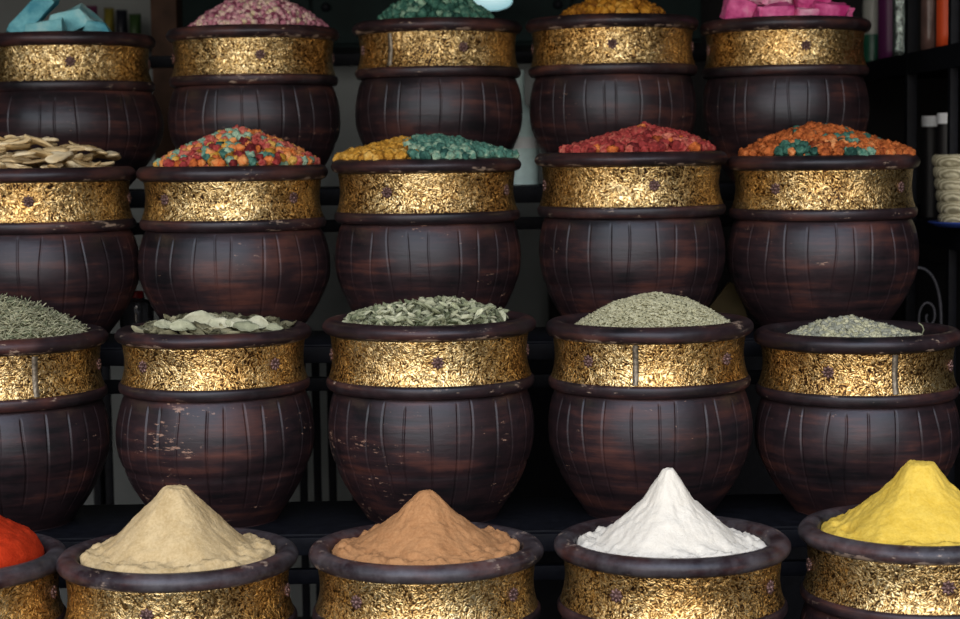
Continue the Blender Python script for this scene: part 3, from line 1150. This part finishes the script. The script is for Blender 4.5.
def packet(name, x, y, z, w, d, h, mat, label, cat, rz=0.0, pinch=.35, parent=None):
    """pillow packet: full at the belly, pinched flat at the top and bottom seams"""
    nx, nz = 10, 12
    v, f = [], []
    for s in (-1, 1):
        for i in range(nz + 1):
            t = i / nz
            for j in range(nx + 1):
                u = j / nx * 2 - 1
                dd = d / 2 * (1 - abs(u) ** 3) ** .6 * (1 - max(0, (t - pinch) / (1 - pinch)) ** 2 * .94) + .001
                wob = .05 * d * mnoise.noise(Vector((u * 3 + x * 9, t * 4, s)))
                v.append((u * w / 2, s * (dd + wob * (1 - abs(u))), t * h))
    n1 = (nx + 1) * (nz + 1)
    for s in (0, 1):
        for i in range(nz):
            for j in range(nx):
                a = s * n1 + i * (nx + 1) + j
                q = (a, a + 1, a + nx + 2, a + nx + 1)
                f.append(q if s == 0 else q[::-1])
    def ring():
        b = [j for j in range(nx + 1)] + [i * (nx + 1) + nx for i in range(1, nz + 1)]
        b += [nz * (nx + 1) + j for j in range(nx - 1, -1, -1)] + [i * (nx + 1) for i in range(nz - 1, 0, -1)]
        return b
    b = ring()
    for a, c in zip(b, b[1:] + b[:1]):
        f.append((a, n1 + a, n1 + c, c))
    o = link(name, mesh(name, v, f), mat, None, (x, y, z))
    o.rotation_euler = (0, 0, rz)
    return tag(o, label, cat)


zsh = sa.z
for px0, px1, ty, c, lab in ((84, 97, 6, (.10, .02, .06), 'dim purple packet on the wall shelf behind the turquoise stones'), (104, 114, 8, (.13, .11, .015), 'dim olive yellow packet on the wall shelf behind the turquoise stones'),
                             (116, 127, 10, (.006, .007, .012), 'black packet on the wall shelf behind the turquoise stones'), (129, 141, 14, (.02, .045, .012), 'dim green packet on the wall shelf behind the turquoise stones')):
    A, B = at(px0, ty, 5.93), at(px1, ty, 5.93)
    packet('packet', (A.x + B.x) / 2, 5.93, zsh, B.x - A.x, .06, A.z - zsh, mat_plain('packet_paper', c, .5, 0, .2, 20), lab, 'packet')

# ---- bottles and jars behind the pots
def glassmat(name, c, rough=.05, alpha=1.0):
    m, nt, b = newmat(name)
    b.inputs['Base Color'].default_value = (*c, 1)
    b.inputs['Roughness'].default_value = rough
    b.inputs['Transmission Weight'].default_value = .85
    b.inputs['IOR'].default_value = 1.45
    return m


def jar(name, px, ybase, ytop, Y, wpx, mat_body, mat_lid, label, cat, zb=None, lidfrac=.18, neck=.7, label_mat=None):
    A, T = at(px, ybase, Y), at(px, ytop, Y)
    z0 = A.z if zb is None else zb
    H = T.z - z0
    r = wpx / 2 * pxm(Y)
    root = empty(name, (A.x, Y, z0))
    tag(root, label, cat)
    hb = H * (1 - lidfrac)
    pr = smoothprof([(.02 * r, 0), (.9 * r, 0), (r, .03 * hb), (r, .45 * hb), (r, .78 * hb), (r * (neck + .15), .92 * hb), (r * neck, hb), (r * neck * .9, hb)], 4)
    v, f = lathe(pr, 32)
    n = 32
    f.append(tuple(range(n))[::-1])
    f.append(tuple((len(pr) - 1) * n + j for j in range(n)))
    link('glass_body', mesh('glass_body', v, f), mat_body, root)
    rl = r * neck * 1.12
    pr = [(rl * .2, hb - H * .04), (rl, hb - H * .04), (rl, H * .97), (rl * .92, H), (rl * .02, H)]
    v, f = lathe(pr, 32)
    lid = mesh('lid', v, f, True)
    lid.set_sharp_from_angle(angle=.6)
    link('lid', lid, mat_lid, root)
    if label_mat:
        v, f = lathe([(r * 1.01, hb * .42), (r * 1.015, hb * .43), (r * 1.015, hb * .57), (r * 1.01, hb * .58)], 32)
        link('paper_label', mesh('paper_label', v, f), label_mat, root)
    return root


M_SMOKE = glassmat('smoky_glass', (.12, .12, .14))
M_DARKJAR = mat_plain('dark_jar', (.010, .009, .010), .5, 0, .2)
M_LIDW = mat_plain('white_lid', (.85, .88, .92), .6, 0, .05)
M_LIDR = mat_plain('red_lid', (.35, .015, .02), .4, 0, .1)
jar('glass_jar', 137, 330, 291, 4.16, 34, M_SMOKE, M_LIDR, 'dark glass jar with a red lid low between two second row pots', 'jar', SHELFZ[1] - .30, .16, .42)
M_TEALG = mat_plain('pale_teal_glass', (.66, .86, .84), .18, 0, .12, 30)
M_PAPER = mat_plain('white_paper', (.78, .82, .82), .7, 0, .04)
zb = SHELFZ[1]
# stands at the back of the top shelf in the gap between the third and fourth pot
jar('glass_bottle', 519, 186, 70, 4.55, 40, M_TEALG, M_TEALG, 'pale green glass bottle with a white label between the green and the yellow heap pots', 'bottle', zb, .25, .30, M_PAPER)
# cardboard scrap
c0, c1 = at(729, 318, 4.13), at(722, 284, 4.13)
bm = bmesh.new()
pts = [at(x, y, 4.13) - c0 for x, y in ((704, 330), (752, 330), (736, 284), (729, 282), (706, 312))]
vs = [bm.verts.new(p) for p in pts]
fc = bm.faces.new(vs)
ex = bmesh.ops.extrude_face_region(bm, geom=[fc])
bmesh.ops.translate(bm, vec=(0, .012, 0), verts=[g for g in ex['geom'] if isinstance(g, bmesh.types.BMVert)])
o = link('cardboard_piece', bm_mesh('cardboard_piece', bm, False), mat_plain('brown_board', (.10, .075, .035), .9, 0, .2, 20), None, c0)
tag(o, 'dim brown cardboard piece behind the right edge of the seed pot', 'cardboard')

# ------------------------------------------------------------------ side rack at the right
XF = 1.19
sr = empty('side_rack', (1.45, 4.9, 0))
tag(sr, 'black iron shelving rack along the right wall', 'shelving rack')
SO = Vector((1.45, 4.9, 0))


def spart(name, c, d, bev=.003, mat=None):
    bm = bmesh.new()
    add_box(bm, Vector(c) - SO, d, bev)
    return link(name, bm_mesh(name, bm, True, 40), mat or M_IRON, sr)


def YX(px):      # depth at which the rack's front plane shows at this pixel column
    for i in range(200):
        Y = 3.8 + i * .02
        if at(px, 150, Y).x >= XF:
            return Y
    return 4.5


Y1, Y2 = YX(912), YX(953)
YR0, YR1 = Y2 - .35, 5.95
Z_UP = at(950, 45, YX(950)).z
Z_LOW = at(945, 224, YX(945)).z
print('side rack', Y1, Y2, Z_UP, Z_LOW)
spart('upright', (XF, Y1, 1.2), (.026, .034, 2.4))
spart('upright', (XF, Y2, 1.2), (.020, .026, 2.4))
for Y in (YR0, YR1):
    spart('upright', (XR - .05, Y, 1.2), (.03, .03, 2.4))
spart('upright', (XF, YR1, 1.2), (.03, .03, 2.4))
for z in (Z_UP, Z_LOW):
    spart('shelf', ((XF + XR - .02) / 2, (YR0 + YR1) / 2, z - .0125), (XR - .02 - XF, YR1 - YR0, .025))
    spart('shelf_edge', (XF - .004, (YR0 + YR1) / 2, z - .028), (.016, YR1 - YR0, .055))
spart('lower_panel', (XF + .06, (YR0 + YR1) / 2, Z_LOW * .5 - .05), (.012, YR1 - YR0 - .05, Z_LOW - .12), .002, mat_plain('charcoal_panel', (.022, .022, .024), .7, 0, .15))
# wrought iron scroll
M_SCR = mat_plain('grey_iron', (.028, .028, .034), .5, .2, .2)
Ys = Y2 - .12
ctr = at(926, 303, Ys)
sc = []
for i in range(60):
    t = i / 59
    if t < .62:
        a = -2.2 * PI + t / .62 * 2.2 * PI
        r = (.006 + .020 * t / .62)
        sc.append(Vector((ctr.x + r * math.cos(a), Ys, ctr.z - .012 + r * 1.5 * math.sin(a))))
P = [at(x, y, Ys) for x, y in ((906, 271), (914, 268), (924, 269), (932, 276), (937, 287), (940, 302), (941, 320), (941, 345), (944, 372), (955, 390), (974, 396), (994, 396))]
path = smoothprof([(p.x, p.z) for p in P], 5)
v, f = tube([Vector((x, Ys, z)) - SO for x, z in path], .0042, 8)
link('scroll', mesh('scroll', v, f), M_SCR, sr)
sp = [(941, 352), (932, 352), (926, 345), (920, 330), (919, 315), (923, 305), (929, 303), (934, 309), (934, 320), (929, 325), (926, 319), (927, 314)]
P = [at(x, y, Ys) for x, y in sp]
path = smoothprof([(p.x, p.z) for p in P], 6)
v, f = tube([Vector((x, Ys, z)) - SO for x, z in path], .0036, 8)
link('scroll', mesh('scroll', v, f), M_SCR, sr)

# goods on the upper shelf of the side rack
def onshelf(px, Y):
    return at(px, 20, Y).x


M_PURP = mat_plain('purple_packet', (.10, .018, .085), .4, 0, .12, 14)
M_ORANGE = mat_plain('orange_packet', (.62, .075, .018), .5, 0, .08, 12)
M_FOIL = mat_plain('silver_foil', (.42, .50, .47), .25, .9, .4, 60, .9)
M_CLEAR = mat_plain('brownish_cellophane', (.13, .075, .065), .25, 0, .3, 20, .3)
M_GREENB = mat_plain('green_plastic', (.012, .085, .050), .35, 0, .15)
Yp = 5.22
w = lambda a, b, Y: (b - a) * pxm(Y)
packet('spice_packet', onshelf(890, 5.30), 5.30, Z_UP, w(878, 902, 5.30), .07, .42, M_PURP, 'tall purple packet on the side rack, left of the silver foil strip', 'packet', .1, .75)
packet('foil_strip', onshelf(899.5, 5.12), 5.12, Z_UP + .0, w(893, 907, 5.12), .04, .40, M_FOIL, 'crinkled silver foil sleeve standing on the side rack by the purple packet', 'foil sleeve', -.1, .7)
packet('cellophane_packet', onshelf(928, 4.62), 4.62, Z_UP, w(921, 935, 4.62), .05, .36, M_CLEAR, 'brownish cellophane packet on the side rack, left of the orange packet', 'packet', .0, .7)
packet('spice_packet', onshelf(945, 4.46), 4.46, Z_UP, w(936, 953, 4.46), .05, .36, M_ORANGE, 'bright orange packet on the side rack near the right edge', 'packet', .0, .8)
# bottle: green base, pale body, dark cap
Yb = 5.45
bx = onshelf(873, Yb)
root = empty('plastic_bottle', (bx, Yb, Z_UP))
tag(root, 'pale plastic bottle with green base behind the bright pink rocks', 'bottle')
rb = 10.5 * pxm(Yb)
def lpart(name, prof, mat):
    v, f = lathe(prof, 28)
    me = mesh(name, v, f)
    me.set_sharp_from_angle(angle=.7)
    return link(name, me, mat, root)
lpart('base', [(.001, 0), (rb, 0), (rb, .085), (rb * .96, .09)], M_GREENB)
lpart('bottle_body', [(rb * .97, .088), (rb * .97, .17), (rb * .9, .20), (rb * .55, .225), (rb * .5, .24)], mat_plain('pale_plastic', (.35, .36, .33), .4, 0, .1))
lpart('cap', [(rb * .6, .235), (rb * .62, .24), (rb * .62, .275), (rb * .55, .28), (.001, .28)], M_DARKWOOD)

# jars with white lids on the lower shelf
for px, Y, ty, lab in ((930, 4.90, 116, 'dark white-lidded jar on the side rack, left and farther of two'), (945.5, 4.72, 113, 'dark white-lidded jar on the side rack, right and nearer of two')):
    x = at(px, ty, Y).x
    zt = at(px, ty, Y).z
    root = empty('lidded_jar', (x, Y, Z_LOW))
    tag(root, lab, 'jar')
    r = 8.6 * pxm(Y)
    h = zt - Z_LOW
    lh = 9 * pxm(Y)
    lpart('jar_body', smoothprof([(.001, 0), (r * .95, 0), (r, .01), (r, h * .45), (r, h - lh - .03), (r * .93, h - lh - .012), (r * .86, h - lh), (r * .86, h - lh + .004)], 3), M_DARKJAR)
    lpart('lid', [(r * .85, h - lh - .004), (r * .96, h - lh - .004), (r * .96, h - .003), (r * .93, h), (.001, h)], M_LIDW)

# woven coil basket
Yk = Y2 - .10
pb_ = at(960, 222, Yk)
kx = at(968, 200, Yk).x
kr = 32 * pxm(Yk)
bk = empty('coil_basket', (kx, Yk, Z_LOW))
tag(bk, 'cream coiled straw basket on the side rack at the right edge', 'basket')
m, nt, b = newmat('straw_coil')
g = G(nt)
n = g.noise(g.mapping((1, 1, 1)), 40, 4)
wv = g.node('ShaderNodeTexWave', wave_type='BANDS', bands_direction='DIAGONAL')
wv.inputs['Scale'].default_value = 60
wv.inputs['Distortion'].default_value = 2
g.link(g.mapping(), wv.inputs['Vector'])
g.link(g.ramp(g.math('ADD', g.math('MULTIPLY', n, .6), g.math('MULTIPLY', wv.outputs['Fac'], .4)), [(.3, lin(150, 142, 112)), (.65, lin(212, 204, 172))]), b.inputs['Base Color'])
g.bump(wv.outputs['Fac'], .6, .004, b)
b.inputs['Roughness'].default_value = .9
M_STRAW = m
zt = at(950, 157, Yk).z - Z_LOW
nc = 6
pr = []
for i in range(nc):
    for k in range(7):
        a = -PI / 2 + PI * k / 6
        z = zt * (i + .5 + .5 * math.sin(a)) / nc
        r = kr * (.80 + .22 * min(1, (z / zt) * 1.1)) + .0075 * math.cos(a)
        pr.append((r, z))
pr = [(.001, .0), (kr * .76, .0)] + pr + [(kr * .94, zt), (kr * .92, zt - .01), (kr * .72, .012), (.001, .012)]
v, f = lathe(pr, 56)
link('woven_wall', mesh('woven_wall', v, f), M_STRAW, bk)
# blue edged tray under the basket
M_BLUEE = mat_plain('blue_plastic', (.03, .06, .28), .35, 0, .1)
vv, ff = lathe([(.001, 0), (kr * .9, 0), (kr * 1.22, .010), (kr * 1.24, .013), (kr * 1.20, .014), (kr * .88, .004), (.001, .004)], 48)
o = link('blue_plate', mesh('blue_plate', vv, ff), M_BLUEE, None, (kx, Yk, Z_LOW + .0005))
tag(o, 'dark blue plate under the cream coiled straw basket', 'plate')
bk.location.z += .0055

# ------------------------------------------------------------------ light: open street front, cold daylight; the shop itself is roofed
wd = bpy.data.worlds.new('street_daylight')
SC.world = wd
wd.use_nodes = True
nt = wd.node_tree
bg = nt.nodes['Background']
g = G(nt)
sep = g.node('ShaderNodeSeparateXYZ')
g.link(g.tc.outputs['Generated'], sep.inputs[0])
zz = g.math('ADD', g.math('MULTIPLY', sep.outputs['Z'], .5), .5)
sky = g.ramp(zz, [(.0, (.55, .48, .40)), (.44, (.78, .69, .60)), (.54, (1.06, .98, .88)), (.64, (1.04, 1.0, .95)), (.74, (.90, .94, 1.06)), (1.0, (.84, .92, 1.12))])
dt = g.node('ShaderNodeVectorMath', operation='DOT_PRODUCT')
g.link(g.tc.outputs['Generated'], dt.inputs[0])
dt.inputs[1].default_value = Vector((-.12, -.86, .50)).normalized()
mr = g.node('ShaderNodeMapRange', interpolation_type='SMOOTHSTEP')
for i, q in ((1, .57), (2, .985), (3, .042), (4, 2.35)):
    mr.inputs[i].default_value = q
g.link(dt.outputs['Value'], mr.inputs[0])
g.link(g.mix(1.0, sky, mr.outputs[0], 'MULTIPLY'), bg.inputs['Color'])
bg.inputs['Strength'].default_value = 1.0

SC.view_settings.view_transform = 'Standard'
SC.view_settings.look = 'None'
SC.view_settings.gamma = 1.0
SC.view_settings.use_curve_mapping = False
SC.view_settings.exposure = 0.68
